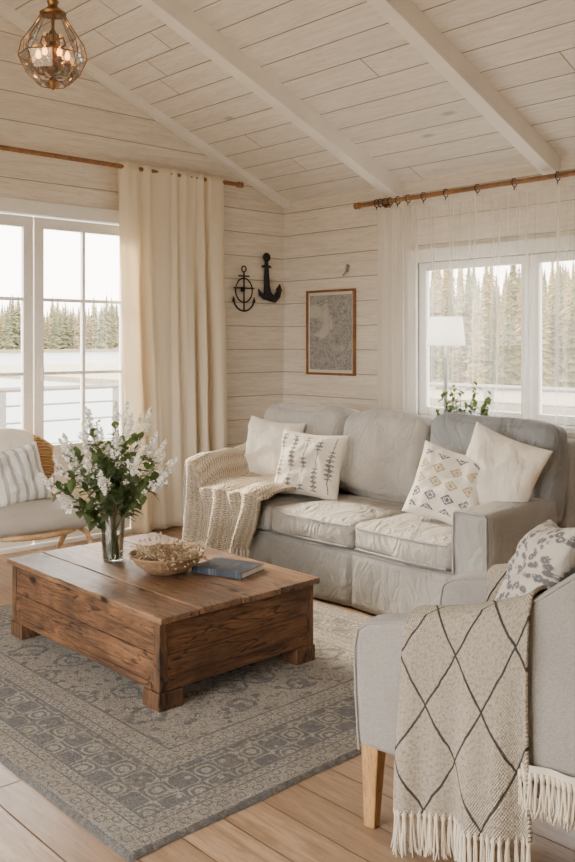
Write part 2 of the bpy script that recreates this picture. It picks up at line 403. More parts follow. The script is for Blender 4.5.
# foliage
def leafm(name, c1, c2):
    n = NT(name); f = n.noise(n.co(), 18, 3); n.col(n.ramp(f, [(.3, c1), (.7, c2)])); n.set(Roughness=.55)
    n.L(translucent(n, (c2[0]*1.3, c2[1]*1.5, c2[2]), .22), n.t.nodes['Material Output'].inputs[0]); return n.m
M_leaf = leafm('muted_green_leaf', (.035, .058, .020), (.115, .155, .060))
M_stem = plain('green_stem', (.09, .13, .05), .6)
M_petal = plain('white_petal', (.88, .86, .80), .6, var=.06)
M_pine = plain('hazy_pine_needles', (.115, .105, .038), .9, var=.5, scale=.6)  # near trees: haze and sunlit gold are put into the crown colours
M_pine2 = plain('hazy_sunlit_crown', (.23, .165, .055), .9, var=.4, scale=.6)
M_far = plain('far_pine_haze', (.15, .145, .075), .9, var=.3, scale=.3)  # far trees: distance haze and sun gold mixed into the colours
M_far2 = plain('far_sunlit_haze', (.24, .19, .09), .9, var=.3, scale=.3)
M_trunk = plain('pine_bark', (.12, .085, .06), .9)

# ---------------------------------------------------------------- camera
cam = bpy.data.cameras.new('camera'); co_ = bpy.data.objects.new('camera', cam); COL.objects.link(co_)
co_.location = (0, 0, 1.5); co_.rotation_euler = (PI/2, 0, math.radians(-43.0))
cam.sensor_fit = 'HORIZONTAL'; cam.sensor_width = 36; cam.lens = 888/575*36; cam.shift_y = -89/575; cam.clip_end = 1000
bpy.context.scene.camera = co_

# ---------------------------------------------------------------- setting
XR, YL, X0, Y0 = 5.5, 5.95, -1.5, -1.5
RX, ZE, SL = 2.0, 2.77, .40
def zc(x): return ZE+SL*(XR-x) if x > RX else ZE+SL*(x-X0)*((XR-RX)/(RX-X0))
bm = NB(); box(bm, X0-.1, XR+.12, Y0-.1, YL+.12, -.12, 0); struct('floor', bm, M_floor, smooth=False)
def gable(bm, cols, y0, y1):
    for a, b, z0, z1 in cols:
        t = .06
        prism(bm, [(a, z0), (b, z0), (b, zc(b)+t if z1 is None else z1), (a, zc(a)+t if z1 is None else z1)], 'y', y0, y1)
bm = NB(); gable(bm, [(X0-.1, RX, 0, None), (RX, 2.2, 0, None), (2.2, 3.9, 2.44, None), (3.9, XR, 0, None)], YL, YL+.15)
struct('wall_left', bm, M_wall, smooth=False)
bm = NB(); gable(bm, [(X0-.1, RX, 0, None), (RX, XR, 0, None)], Y0-.15, Y0)
struct('wall_rear', bm, M_wall, smooth=False)
WY0, WY1, WZ0, WZ1 = 2.42, 4.40, .93, 2.12
bm = NB()
for a in ((Y0-.15, WY0, 0, 2.9), (WY1, YL+.15, 0, 2.9), (WY0, WY1, 0, WZ0), (WY0, WY1, WZ1, 2.9)):
    box(bm, XR, XR+.15, a[0], a[1], a[2], a[3])
struct('wall_right', bm, M_wall, smooth=False)
bm = NB()
for a in ((Y0-.15, .8, 0, 2.9), (4.6, YL+.15, 0, 2.9), (.8, 4.6, 0, .4), (.8, 4.6, 2.4, 2.9)):
    box(bm, X0-.15, X0, a[0], a[1], a[2], a[3])
struct('wall_side', bm, M_wall, smooth=False)  # wall out of view; its opening is added to let in fill light
bm = NB()
prism(bm, [(XR+.3, zc(XR)-SL*.3), (RX, zc(RX)), (RX, zc(RX)+.12), (XR+.3, zc(XR)-SL*.3+.12)], 'y', Y0-.15, YL+.15)
prism(bm, [(RX, zc(RX)), (X0-.3, zc(X0)-SL*.3), (X0-.3, zc(X0)-SL*.3+.12), (RX, zc(RX)+.12)], 'y', Y0-.15, YL+.15)
struct('ceiling', bm, M_ceil, smooth=False)
for i, yb in enumerate((5.905, 4.60, 3.22, 1.84, .46)):
    bm = NB(); w = .055; dp = .14
    if i == 0: w = .045; dp = .055
    prism(bm, [(XR, zc(XR)+.01), (RX, zc(RX)+.01), (RX, zc(RX)-dp), (XR, zc(XR)-dp)], 'y', yb-w, yb+w)
    prism(bm, [(RX, zc(RX)+.01), (X0, zc(X0)+.01), (X0, zc(X0)-dp), (RX, zc(RX)-dp)], 'y', yb-w, yb+w)
    struct('trim_%d' % (i+1), bm, M_beam, smooth=False, bev=.006)
bm = NB(); box(bm, XR-.02, XR, Y0, YL, 0, .12); struct('baseboard_right', bm, M_beam, smooth=False, bev=.004)
bm = NB(); box(bm, X0, 2.12, YL-.02, YL, 0, .12); box(bm, 3.98, XR-.02, YL-.02, YL, 0, .12); struct('baseboard_left', bm, M_beam, smooth=False, bev=.004)

# french door
bm = NB()
box(bm, 2.12, 2.22, YL-.025, YL+.10, 0, 2.52); box(bm, 3.88, 3.98, YL-.025, YL+.10, 0, 2.52)
box(bm, 2.22, 3.88, YL-.025, YL+.10, 2.42, 2.52); box(bm, 2.22, 3.88, YL, YL+.12, -.0, .03)
door = struct('door_1', bm, M_white, smooth=False, bev=.004)
def leaf(xa, xb, hside):
    st = .075; y0, y1 = YL+.02, YL+.065
    bm = NB()
    box(bm, xa, xa+st, y0, y1, .035, 2.41); box(bm, xb-st, xb, y0, y1, .035, 2.41)
    box(bm, xa+st, xb-st, y0, y1, 2.33, 2.41); box(bm, xa+st, xb-st, y0, y1, .035, .20); box(bm, xa+st, xb-st, y0, y1, .64, .74)
    box(bm, xa+st, xb-st, y0+.012, y1-.012, .20, .64)
    lf = struct('door_leaf', bm, M_white, door, smooth=False, bev=.004)
    bm = NB(); xm = (xa+xb)/2
    box(bm, xm-.012, xm+.012, y0+.006, y1-.006, .74, 2.33)
    for z in (1.27, 1.81): box(bm, xa+st, xb-st, y0+.008, y1-.008, z-.012, z+.012)
    struct('muntin', bm, M_white, lf, smooth=False)
    bm = NB(); box(bm, xa+st, xb-st, y0+.02, y0+.024, .74, 2.33); struct('glass_pane', bm, M_glass, lf, smooth=False)
    if hside:
        bm = NB(); hx_ = xa+.038
        box(bm, hx_-.018, hx_+.018, y0-.008, y0, 1.16, 1.40)
        tube(bm, [(hx_, y0-.005, 1.32), (hx_, y0-.05, 1.32), (hx_, y0-.055, 1.30), (hx_, y0-.055, 1.22)], .009)
        h = struct('door_handle', bm, M_white, lf); h['label'] = 'slim white lever handle with long plate'
leaf(2.23, 3.045, False); leaf(3.055, 3.87, True)

# right window
bm = NB()
for a in ((WY0-.09, WY0, WZ0-.06, WZ1+.10), (WY1, WY1+.09, WZ0-.06, WZ1+.10)): box(bm, XR-.025, XR+.08, a[0], a[1], a[2], a[3])
box(bm, XR-.025, XR+.08, WY0, WY1, WZ1, WZ1+.10); box(bm, XR-.07, XR+.10, WY0-.09, WY1+.09, WZ0-.04, WZ0)
win = struct('window_1', bm, M_white, smooth=False, bev=.004)
for a, b in ((WY0+.005, 3.405), (3.415, WY1-.005)):
    bm = NB(); s = .065; x0, x1 = XR+.01, XR+.06
    box(bm, x0, x1, a, a+s, WZ0+.003, WZ1-.003); box(bm, x0, x1, b-s, b, WZ0+.003, WZ1-.003)
    box(bm, x0, x1, a+s, b-s, WZ1-s, WZ1-.003); box(bm, x0, x1, a+s, b-s, WZ0+.003, WZ0+s)
    sh = struct('window_sash', bm, M_white, win, smooth=False, bev=.004)
    bm = NB(); box(bm, x0+.02, x0+.024, a+s, b-s, WZ0+s, WZ1-s); struct('glass_pane', bm, M_glass, sh, smooth=False)

# ---------------------------------------------------------------- curtains and rods
def rod(name, label, p0, p1, brk, wallvec):
    t = thing(name, label, 'curtain rod', p0)
    d = V(p1)-V(p0)
    bm = NB(); tube(bm, [(0, 0, 0), d*.25, d*.5, d*.75, d], .018, 12); obj('pole', bm, M_rod, t)
    dn = d.normalized()
    for s, base in ((-1, V((0, 0, 0))), (1, d)):
        bm = NB(); a = base
        tube(bm, [a, a+dn*s*.02, a+dn*s*.03, a+dn*s*.05, a+dn*s*.065], [.024, .028, .021, .027, .008], 12); obj('finial', bm, M_rod, t)
    for f in brk:
        b = d*f; w = V(wallvec); bm = NB()
        tube(bm, [b, b+w*.5, b+w], .008); e = b+w
        tube(bm, [e-w.normalized()*.012, e-w.normalized()*.001], .03, 14); obj('bracket', bm, M_brass, t)
    return t
rod('curtain_rod', 'long wooden curtain rod above the french door on the gable wall', (2.0, 5.84, 2.845), (4.86, 5.84, 2.845), (.12, .93), (0, .105, 0))
rod('curtain_rod', 'wooden curtain rod carrying the sheer curtain over the right window', (5.38, 2.25, 2.615), (5.38, 4.90, 2.615), (.05, .93), (.115, 0, 0))
bm = NB()
def cf(u, v):
    z = 2.88-2.86*v
    fl = 3.68+.17*v-.03*math.sin(v*3); fr = 4.70+.06*v
    x = fl+(fr-fl)*u
    am = .022+.046*smooth(0, .6, v)
    uu = u+.035*math.sin(u*9+v*.8)+.02*math.sin(u*23+1)
    ph = uu*2*PI*6.2+.5*v
    fold = math.sin(ph); fold = math.copysign(abs(fold)**.75, fold)
    y = 5.835+am*fold*(.55+.45*math.sin(u*7.3+1.2+v))+.010*math.sin(uu*62+v*5)+.006*noise.noise(V((u*6, v*7, 0)))
    y = min(y, 5.905)
    if v < .015: y = 5.835+(y-5.835)*.5
    return V((x+.018*math.sin(ph*.5+v*4)*v, y-.015, z))
grid(bm, 240, 50, cf)
cur = tag(obj('curtain', bm, M_curt, ang=180, solid=.003), 'opaque cream curtain hanging in folds beside the french door', 'curtain')
sh = thing('sheer_curtain', 'sheer white voile curtain hung on rings over the right window', 'curtain', (5.38, 4.7, 0))
rings = [0, .035, .07, .11, .16, .22, .30, .40, .52, .64, .76, .88, 1]
def sf(u, v):
    y = 4.72-2.35*(.42*u+.58*u**1.7)
    lo = max([r for r in rings if r <= u] or [0]); hi = min([r for r in rings if r >= u] or [1])
    sag = 0 if hi == lo else 4*(u-lo)*(hi-u)/(hi-lo)**2
    z = 2.575-.05*sag*min(1, (hi-lo)*12)*(1-v)-(2.55)*v
    am = .030*(1-.35*u)
    ph = 2*PI*(13*u**.8)+.3*math.sin(v*3+u*9)
    x = 5.385+am*math.sin(ph)*(.5+.5*smooth(0, .2, v))+.007*math.sin(ph*3.1+3*v)
    return V((x-5.38, y-4.7, z))
bm = NB(); grid(bm, 360, 30, sf); obj('voile', bm, M_sheer, sh, ang=180)
for r in rings:
    y = 4.72-2.35*(.42*r+.58*r**1.7)-4.7; bm = NB()
    tube(bm, [(.030*math.cos(a*PI/8), y, 2.611+.030*math.sin(a*PI/8)) for a in range(16)], .004, 6, True)
    tube(bm, [(0, y, 2.582), (0, y+.004, 2.56)], .004, 6)
    obj('curtain_ring', bm, M_iron, sh)

# ---------------------------------------------------------------- wall ornaments
def arc(c, r, a0, a1, n, rz=None):
    rz = rz or r
    return [(c[0]+r*math.cos(a0+(a1-a0)*i/n), c[1], c[2]+rz*math.sin(a0+(a1-a0)*i/n)) for i in range(n+1)]
bm = NB()
tube(bm, arc((0, 0, 0), .095, 0, 2*PI*31/32, 31, rz=.105), .0065, 8, True)
tube(bm, [(0, 0, -.18), (0, 0, .16)], .0075); tube(bm, [(-.115, 0, .02), (.115, 0, .02)], .0065)
tube(bm, arc((0, 0, .186), .025, 0, 2*PI*15/16, 15), .006, 8, True)
tube(bm, [(-.06, 0, .125), (.06, 0, .125)], .007)
tube(bm, arc((0, 0, -.06), .12, PI+.25, 2*PI-.25, 14), .008)
for s in (-1, 1): tube(bm, [(s*.115, 0, -.10), (s*.12, 0, -.055)], [.016, .002], 6)
box(bm, -.012, .012, 0, .0325, -.012, .03)
tag(obj('wall_ornament', bm, M_iron, loc=(5.00, 5.918, 1.95)), 'slim black iron ring and anchor ornament, left one of the two on the gable wall', 'wall ornament')
bm = NB()
ball(bm, (-.01, -.005, .205), .042, 14, (1, .6, 1))
hk = [(-.01, 0, .20), (-.006, 0, .08), (-.004, 0, -.04), (.004, 0, -.11), (.04, 0, -.155), (.085, 0, -.165), (.125, 0, -.135), (.147, 0, -.085), (.150, 0, -.035)]
tube(bm, hk, [.016, .022, .028, .034, .037, .035, .030, .024, .006], 12)
tube(bm, [(.03, 0, -.15), (-.03, 0, -.150), (-.08, 0, -.125), (-.105, 0, -.08)], [.03, .026, .018, .004], 10)
tube(bm, [(-.06, 0, .12), (0, 0, .13), (.045, 0, .12)], [.008, .014, .008])
tube(bm, [(.142, 0, -.085), (.155, 0, -.025)], [.033, .003], 6)
box(bm, -.012, .012, 0, .0325, -.05, .05)
tag(obj('anchor_ornament', bm, M_iron, loc=(5.27, 5.918, 2.05)), 'chunky black iron anchor hook mounted near the room corner', 'wall ornament')

# framed print on right wall
pt = thing('picture_frame', 'thin wooden frame with grey abstract print on the right wall', 'picture', (XR, 5.34, 1.215))
w, hh, f = .29, .735, .02
bm = NB(); x0, x1 = -.03, -.002
box(bm, x0, x1, -w, -w+f, 0, hh); box(bm, x0, x1, w-f, w, 0, hh); box(bm, x0, x1, -w+f, w-f, 0, f); box(bm, x0, x1, -w+f, w-f, hh-f, hh)
obj('frame', bm, M_rod, pt, smooth=False, bev=.003)
bm = NB(); box(bm, -.014, -.004, -w+f, w-f, f, hh-f); obj('mat_board', bm, M_mat, pt, smooth=False)
bm = NB(); box(bm, -.018, -.0142, -w+f+.02, w-f-.02, f+.025, hh-f-.025); obj('print', bm, M_art, pt, smooth=False)
bm = NB(); tube(bm, [(-.002, 0, 0), (-.03, -.01, .015), (-.035, -.035, .045)], [.008, .012, .016]); tube(bm, [(-.03, -.01, .0), (-.03, .03, -.035)], .008)
tag(obj('wall_hook', bm, plain('pewter', (.38, .37, .36), .5, .3), loc=(XR, 5.15, 2.10)), 'small grey metal hook on the boards above the framed print', 'hook')

# ---------------------------------------------------------------- rug
RCX, RCY = 1.41+1.10, 2.18+1.29
bm = NB()
def rf(u, v):
    x = -hx+2*hx*u; y = -hy+2*hy*v
    e = min(hx-abs(x), hy-abs(y)); z = .014*min(1, e/.012)+.0015
    if e < 1e-4: z = .001
    return V((x+.006*noise.noise(V((y*4, 0, 1))), y+.006*noise.noise(V((x*4, 3, 1))), z+.001*noise.noise(V((x*5, y*5, 0)))))
grid(bm, 180, 200, rf)
rug = tag(obj('rug', bm, M_rug, loc=(RCX, RCY, 0), ang=180), 'faded grey and beige patterned rug with ornate borders under the coffee table', 'rug')

# ---------------------------------------------------------------- coffee table
TX0, TX1, TY0, TY1 = 2.03, 2.94, 2.92, 4.28
tcx, tcy = (TX0+TX1)/2, (TY0+TY1)/2
RZ = .015
tb = thing('coffee_table', 'rustic brown wooden trunk coffee table standing on the patterned rug', 'coffee table', (tcx, tcy, RZ))
a, b = (TX1-TX0)/2, (TY1-TY0)/2; TH = .385
xs = [-a, -a+.20, -a+.43, -a+.66, a]
for i in range(4):
    bm = NB(); g_ = .0028
    cuts = 20
    ya = [(-b+(.005 if i % 2 else 0)) + k*(2*b)/cuts for k in range(cuts+1)]; ya[-1] = b
    L_ = [xs[i]+g_+RN.uniform(0, .002) for _ in ya]; R_ = [xs[i+1]-g_-RN.uniform(0, .002) for _ in ya]
    if i == 0: L_ = [x+RN.uniform(0, .006) for x in L_]
    poly = list(zip(L_, ya))+list(zip(R_, ya))[::-1]
    prism(bm, poly, 'z', TH-.026, TH+.0015*(i % 2))
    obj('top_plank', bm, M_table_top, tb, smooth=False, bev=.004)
ba, bb = a-.035, b-.045; z0, z1 = .075, TH-.027
zz = [z0, z0+.145, z1]
for s in (-1, 1):
    for k in range(2):
        bm = NB(); e = .002 if k else 0
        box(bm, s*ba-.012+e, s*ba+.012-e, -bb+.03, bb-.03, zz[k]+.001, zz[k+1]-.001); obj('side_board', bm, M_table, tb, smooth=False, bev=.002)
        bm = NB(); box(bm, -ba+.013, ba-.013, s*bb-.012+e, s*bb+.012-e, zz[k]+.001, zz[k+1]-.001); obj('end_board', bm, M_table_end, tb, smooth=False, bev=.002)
bm = NB(); box(bm, -ba+.02, ba-.02, -bb+.02, bb-.02, z0+.005, z1-.002); obj('gap_shade_box', bm, M_gapshade, tb, smooth=False)  # added dark core that paints the shade seen in the board gaps
for sx in (-1, 1):
    for sy in (-1, 1):
        bm = NB(); box(bm, min(sx*(ba+.014), sx*(ba-.028)), max(sx*(ba+.014), sx*(ba-.028)), min(sy*(bb+.014), sy*(bb-.028)), max(sy*(bb+.014), sy*(bb-.028)), z0, z1)
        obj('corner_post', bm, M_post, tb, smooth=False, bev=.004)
        bm = NB(); cx, cy = sx*(ba-.040), sy*(bb-.040); jt = RN.uniform(-.003, .003)
        prism(bm, [(cx-.060, .0), (cx-.062+jt, .035), (cx-.060, .074), (cx+.060, .074), (cx+.062-jt, .035), (cx+.060, .0)], 'y', cy-.060, cy+.060)
        obj('foot', bm, M_post, tb, smooth=False, bev=.006)
for s in (-1, 1):
    bm = NB(); box(bm, min(s*(ba+.010), s*(ba+.018)), max(s*(ba+.010), s*(ba+.018)), -bb+.04, bb-.04, z0, z0+.03); obj('bottom_rail', bm, M_table, tb, smooth=False, bev=.004)
TZ = RZ+TH+.002

# vase + stems
vx, vy = 2.40, 3.86
vs = thing('glass_vase', 'clear glass vase holding white flowering stems on the coffee table', 'vase', (vx, vy, TZ))
bm = NB()
lathe(bm, [(0, 0), (.045, 0), (.052, .01), (.056, .10), (.060, .20), (.068, .295), (.065, .295), (.056, .20), (.052, .10), (.048, .018), (0, .014)], 32)
obj('vase_body', bm, M_vglass, vs, ang=60)
bm = NB(); lathe(bm, [(0, .016), (.046, .019), (.050, .10), (.052, .14), (0, .14)], 28)
obj('water', bm, thin_glass('vase_water', (.86, .90, .85), .1), vs)
def leafgeo(bm, p, d, up, L, W):
    d = d.normalized(); s = d.cross(up)
    if s.length < .05: s = d.cross(V((1, .3, 0)))
    s.normalize(); nn = s.cross(d)
    prof = [(0, .05), (.25, .8), (.5, 1), (.78, .62), (1, .02)]
    rows = []
    for t, w in prof:
        c = p+d*L*t-nn*(L*.22*t*t)
        rows.append([bm.verts.new(c-s*W*w/2+nn*W*.12*w), bm.verts.new(c), bm.verts.new(c+s*W*w/2+nn*W*.12*w)])
    for A, B in zip(rows, rows[1:]):
        for k in range(2): bm.faces.new([A[k], A[k+1], B[k+1], B[k]])
def rv(r=RN):
    return V((r.uniform(-1, 1), r.uniform(-1, 1), r.uniform(-1, 1)))
def floret(bm, c, r):
    nrm = rv().normalized(); t = nrm.cross(V((.3, .5, .8))).normalized(); b = nrm.cross(t)
    for k in range(4):
        a = k*PI/2; d = t*math.cos(a)+b*math.sin(a); e = t*math.cos(a+PI/2)+b*math.sin(a+PI/2)
        v = [bm.verts.new(p) for p in (c, c+d*r*.6+e*r*.45+nrm*r*.2, c+d*r*1.1+nrm*r*.1, c+d*r*.6-e*r*.45+nrm*r*.2)]
        bm.faces.new(v)
NS = 26
for i in range(NS):
    az = i*2.399; k = (i+.5)/NS
    out_ = .03+.30*math.sqrt(k); H = .72-.34*k**1.2+RN.uniform(-.05, .03)
    bx, by = -.03*math.cos(az), -.03*math.sin(az)
    st = thing('flowering_stem', 'slender leafy green stem with white blossom in the clear vase', 'flower', (vx+bx, vy+by, TZ+.02), 0, 'white flowering stems in the glass vase')
    def pp(t, az=az, out_=out_, H=H):
        return V((math.cos(az)*(out_)*t**1.7+.03*math.cos(az)*t*1.2, math.sin(az)*out_*t**1.7+.03*math.sin(az)*t*1.2, H*t-(.05*k)*t**3))
    pts = [pp(t/9) for t in range(10)]
    bm = NB(); tube(bm, pts, [.0032-.0018*j/9 for j in range(10)], 5)
    br = []
    for j in range(4):
        t = .74+.06*j; p = pp(t); dd = ((pp(.98)-p).normalized()+rv()*.55).normalized()*RN.uniform(.05, .085)
        tube(bm, [p, p+dd*.5, p+dd+V((0, 0, .008))], [.0014, .0012, .0008], 4); br.append((p, dd))
    obj('stem', bm, M_stem, st)
    bm = NB()
    for j in range(24):
        t = RN.uniform(.46, .90); p = pp(t); tn = (pp(min(1, t+.03))-p).normalized()
        dd = (tn*.5+rv()*1.0); dd.z += .1
        leafgeo(bm, p, dd, V((0, 0, 1)), RN.uniform(.05, .085), RN.uniform(.030, .048))
    obj('leaves', bm, M_leaf, st)
    bm = NB(); tip = pp(1); tn = (tip-pp(.9)).normalized(); tn = (tn+V((0, 0, .6))).normalized()
    nb = 95
    for j in range(nb):
        h = (j/nb); rr = .024*(1-h)**.7*(.4+.6*min(1, h*5))+.003
        c = tip-tn*.05+tn*(h*.12)+rv().normalized()*rr*RN.uniform(.5, 1)
        floret(bm, c, RN.uniform(.0055, .0085))
    for p, dd in br:
        for j in range(20):
            c = p+dd*RN.uniform(.6, 1.15)+rv()*.010
            floret(bm, c, RN.uniform(.005, .008))
    obj('blossom', bm, M_petal, st, smooth=False)

# bowl
bwx, bwy = 2.475, 3.50
bm = NB()
lathe(bm, [(0, 0), (.08, 0), (.095, .006), (.15, .045), (.180, .088), (.176, .092), (.168, .088), (.14, .05), (.09, .02), (0, .014)], 48)
for v in bm.verts: v.co += noise.noise_vector(v.co*9)*.003; v.co.z = max(0, v.co.z)
tag(obj('wooden_bowl', bm, wood('bowl_wood', (.22, .13, .065), (.46, .30, .17), (3, 3, 10), 3, .6, mott=.3), loc=(bwx, bwy, TZ), ang=60), 'wide carved wooden bowl filled with dried flowers on the coffee table', 'bowl')
bm = NB()
for i in range(200):
    a = RN.uniform(0, 2*PI); r = .13*math.sqrt(RN.random()); p = V((r*math.cos(a), r*math.sin(a), .045+.04*RN.random()))
    d = V((math.cos(a+RN.uniform(-1, 1)), math.sin(a+RN.uniform(-1, 1)), RN.uniform(-.1, .9)))*RN.uniform(.03, .09)
    tube(bm, [p, p+d*.5+V((0, 0, .01)), p+d], .0016, 4)
    for q in range(3):
        bmesh.ops.create_icosphere(bm, subdivisions=1, radius=RN.uniform(.002, .006), matrix=Matrix.Translation(p+d+rv()*.008))
for v in bm.verts: v.co.z = max(.032, v.co.z)
tag(obj('dried_flowers', bm, plain('dried_straw', (.40, .30, .19), .9, var=.5, scale=50), loc=(bwx, bwy, TZ)), 'tangle of dried beige flower heads heaped in the wooden bowl', 'dried flowers', kind='stuff')
# book
bk = thing('book', 'navy blue hardcover book lying flat beside the wooden bowl', 'book', (2.70, 3.31, TZ), math.radians(18))
n = NT('navy_cover'); S = n.sep(n.co()); w = n.noise(n.mapv(n.co(), (10, 22, 1)), 1.2, 5, .6, 1)
c = n.ramp(w, [(.35, (.008, .012, .024)), (.55, (.016, .026, .05)), (.70, (.13, .15, .18))]); n.col(c); n.set(Roughness=.45); M_nav = n.m
bm = NB(); box(bm, -.105, .105, -.14, .14, 0, .003); box(bm, -.105, .105, -.14, .14, .026, .029); box(bm, -.107, -.103, -.14, .14, 0, .029)
obj('cover', bm, M_nav, bk, smooth=False, bev=.001)
bm = NB(); box(bm, -.103, .100, -.135, .135, .0031, .0259); obj('pages', bm, plain('page_paper', (.74, .69, .60), .8), bk, smooth=False)

# ---------------------------------------------------------------- sofa
SX, SY = 4.14, 3.74
sf_ = thing('sofa', 'long grey slipcovered three seat sofa in front of the right window', 'sofa', (SX, SY, 0))
hl = 1.24
bm = soft_box((.0, 0, .20), (.93, 2*hl-.02, .26), .03, 14, wr=.004, seed=3); obj('base', bm, M_sofa, sf_, ang=180)
x0, x1 = -.475, .47
def perim(u):
    P = [(x1, -hl), (x0, -hl), (x0, hl), (x1, hl)]
    Ls = [.945, 2*hl, .945, 2*hl]; tot = sum(Ls); s = u*tot
    for i in range(4):
        if s <= Ls[i] or i == 3:
            a_, b_ = P[i], P[(i+1) % 4]; t = min(1, s/Ls[i]); nrm = [(0, -1), (-1, 0), (0, 1), (1, 0)][i]
            return a_[0]+(b_[0]-a_[0])*t, a_[1]+(b_[1]-a_[1])*t, nrm, t
        s -= Ls[i]
def skf(u, v):
    x, y, nr, t = perim(u % 1)
    z = .315-.30*v
    fl = .016*v+.020*v*noise.noise(V((u*36, v*.6, 0)))+.003*v*math.sin(u*150)
    if nr[0] == -1:
        for yc in (-.34, .34, -1.02, 1.02): fl -= .016*math.exp(-((y-yc)/.012)**2)*smooth(0, .2, v)
    return V((x+nr[0]*fl, y+nr[1]*fl, z))
bm = NB(); grid(bm, 340, 8, skf); obj('skirt', bm, M_sofa, sf_, ang=180, solid=.006)
bm = NB(); tube(bm, [V(perim(i/200)[0:2]+(.316,)) for i in range(200)], .006, 6, True); obj('skirt_piping', bm, M_sofa, sf_)
for s in (-1, 1):
    bm = soft_box((-.150, s*(hl-.107), .478), (.65, .215, .350), .028, 14, bulge=(.004, .006, .010), wr=.006, seed=s+5, wr2=.003)
    obj('armrest', bm, M_sofa, sf_, ang=180)
    bm = NB(); yc = s*(hl-.107); q = .100
    tube(bm, [(-.474, yc-q, .33), (-.476, yc-q, .50), (-.474, yc-q+.004, .638), (-.472, yc-q+.02, .650), (-.472, yc+q-.02, .650), (-.474, yc+q-.004, .638), (-.476, yc+q, .50), (-.474, yc+q, .33)], .0055, 6); obj('arm_piping', bm, M_sofa, sf_)
bm = soft_box((.385, 0, .62), (.17, 2*hl-.02, .68), .05, 12, wr=.005); obj('back_frame', bm, M_sofa, sf_, ang=180)
sw = (2*hl-.43)/3
for k in range(3):
    y = -hl+.215+sw*(k+.5)
    bm = soft_box((-.12, y, .405), (.72, sw-.008, .155), .036, 22, bulge=(.018, .004, .036), wr=.012, seed=k*3.1, wf=4, wr2=.006)
    obj('seat_cushion', bm, M_sofab, sf_, ang=180)
    for z in (.345, .462):
        bm = NB()
        tube(bm, [(-.478, y-sw/2+.03, z), (-.490, y-sw/4, z), (-.496, y, z), (-.490, y+sw/4, z), (-.478, y+sw/2-.03, z)], .006, 6)
        obj('piping', bm, M_sofa, sf_)
    bw = sw-.006; yb = y
    if k == 0: bw += .21; yb -= .105
    if k == 2: bw += .13; yb += .065
    bm = soft_box((.235, yb, .768), (.20, bw, .54), .060, 22, bulge=(.056, .004, .030), wr=.030, seed=9+k*4.7, rot=(0, .16, 0), wf=3.0, wr2=.009)
    obj('back_cushion', bm, M_sofab if k else M_sofad, sf_, ang=180)

# pillows
def pillow(name, label, m, c, n_, up, w, h, th, group=None, seed=0):
    n_ = V(n_).normalized(); up = V(up); up = (up-n_*up.dot(n_)).normalized(); rt = up.cross(n_)
    c = V(c); bm = NB(); uvl = bm.loops.layers.uv.verify(); NN = 32
    def P(u, v, s):
        t = ((1-u**4)*(1-v**4))
        t = max(0, t)**.6
        x = w/2*u*(1-.09*math.cos(v*PI/2)); y = h/2*v*(1-.09*math.cos(u*PI/2))
        wr = noise.noise(V((u*2.2+seed, v*2.2, s*2)))*.028*t+noise.noise(V((u*5+seed, v*5, s*2)))*.014*t+noise.noise(V((u*11+seed, v*11, s*2)))*.005*t
        return rt*x+up*y+n_*(s*(th/2*t)+wr)
    sheets = []
    for s in (1, -1):
        g_ = [[None]*(NN+1) for _ in range(NN+1)]
        for i in range(NN+1):
            for j in range(NN+1):
                u = math.sin((i/NN*2-1)*PI/2); v = math.sin((j/NN*2-1)*PI/2)
                if s == -1 and (i in (0, NN) or j in (0, NN)): g_[i][j] = sheets[0][i][j]
                else: g_[i][j] = bm.verts.new(P(u, v, s))
        sheets.append(g_)
        for i in range(NN):
            for j in range(NN):
                q = [g_[i][j], g_[i+1][j], g_[i+1][j+1], g_[i][j+1]]
                fc = bm.faces.new(q)
                for lp, (a, b) in zip(fc.loops, ((i, j), (i+1, j), (i+1, j+1), (i, j+1))):
                    lp[uvl].uv = (math.sin((a/NN*2-1)*PI/2)*.5+.5, math.sin((b/NN*2-1)*PI/2)*.5+.5)
    o = obj(name, bm, m, ang=180, loc=c); return tag(o, label, 'pillow', group)
pillow('throw_pillow', 'plain cream pillow at the left end of the sofa behind the patterned one', M_cream, (4.15, 4.62, .735), (-1, -.15, .28), (0, -.06, 1), .50, .46, .18, seed=1)
pillow('throw_pillow', 'cream pillow with dark vertical chain embroidery on the sofa', M_pB, (4.00, 4.08, .710), (-1, -.25, .32), (0, -.03, 1), .50, .43, .17, seed=2)
pillow('throw_pillow', 'cream pillow with small blue and ochre diamond motifs on the sofa', M_pC, (3.98, 2.97, .705), (-1, -.25, .35), (0, -.20, 1), .44, .42, .16, seed=3)
pillow('throw_pillow', 'plain cream pillow leaning over the sofa arm under the right window', M_cream, (4.10, 2.73, .79), (-1, -.30, .30), (0, -.32, 1), .45, .44, .15, seed=4)

# knit throw
bm = NB()
def Hs(y):
    return .518+.150*smooth(4.70, 4.79, y)
def kt(u, v):
    s = v*1.25
    y = 4.845-.66*u-(.16*(1-v)*u)+.02*math.sin(v*7)-.045*smooth(.5, .75, v)*(1-u)
    fo = abs(math.sin(u*8+v*3))**.7
    lump = .040*fo*(1 if v < .6 else .6)+.035*noise.noise(V((u*4, v*6, 2)))
    xe = 3.625
    if s < .66:
        x = xe+.60-s*(.6/.66); z = Hs(y)+.030+lump
        e = smooth(.54, .66, s); z -= .02*e
        if s < .25 and y > 4.55: z += .14*(1-s/.25)*smooth(4.55, 4.8, y)
        return V((x-.01*e, y, z))
    t = (s-.66)/(1.25-.66)
    zt = Hs(y)+.010+lump*.6
    zb = .15+.05*u+.02*math.sin(u*9)
    return V((xe-.045-.040*math.sin(u*15+1)*smooth(0, .5, t)-.014*math.sin(u*31), y+.01*t, zt-(zt-zb)*t))
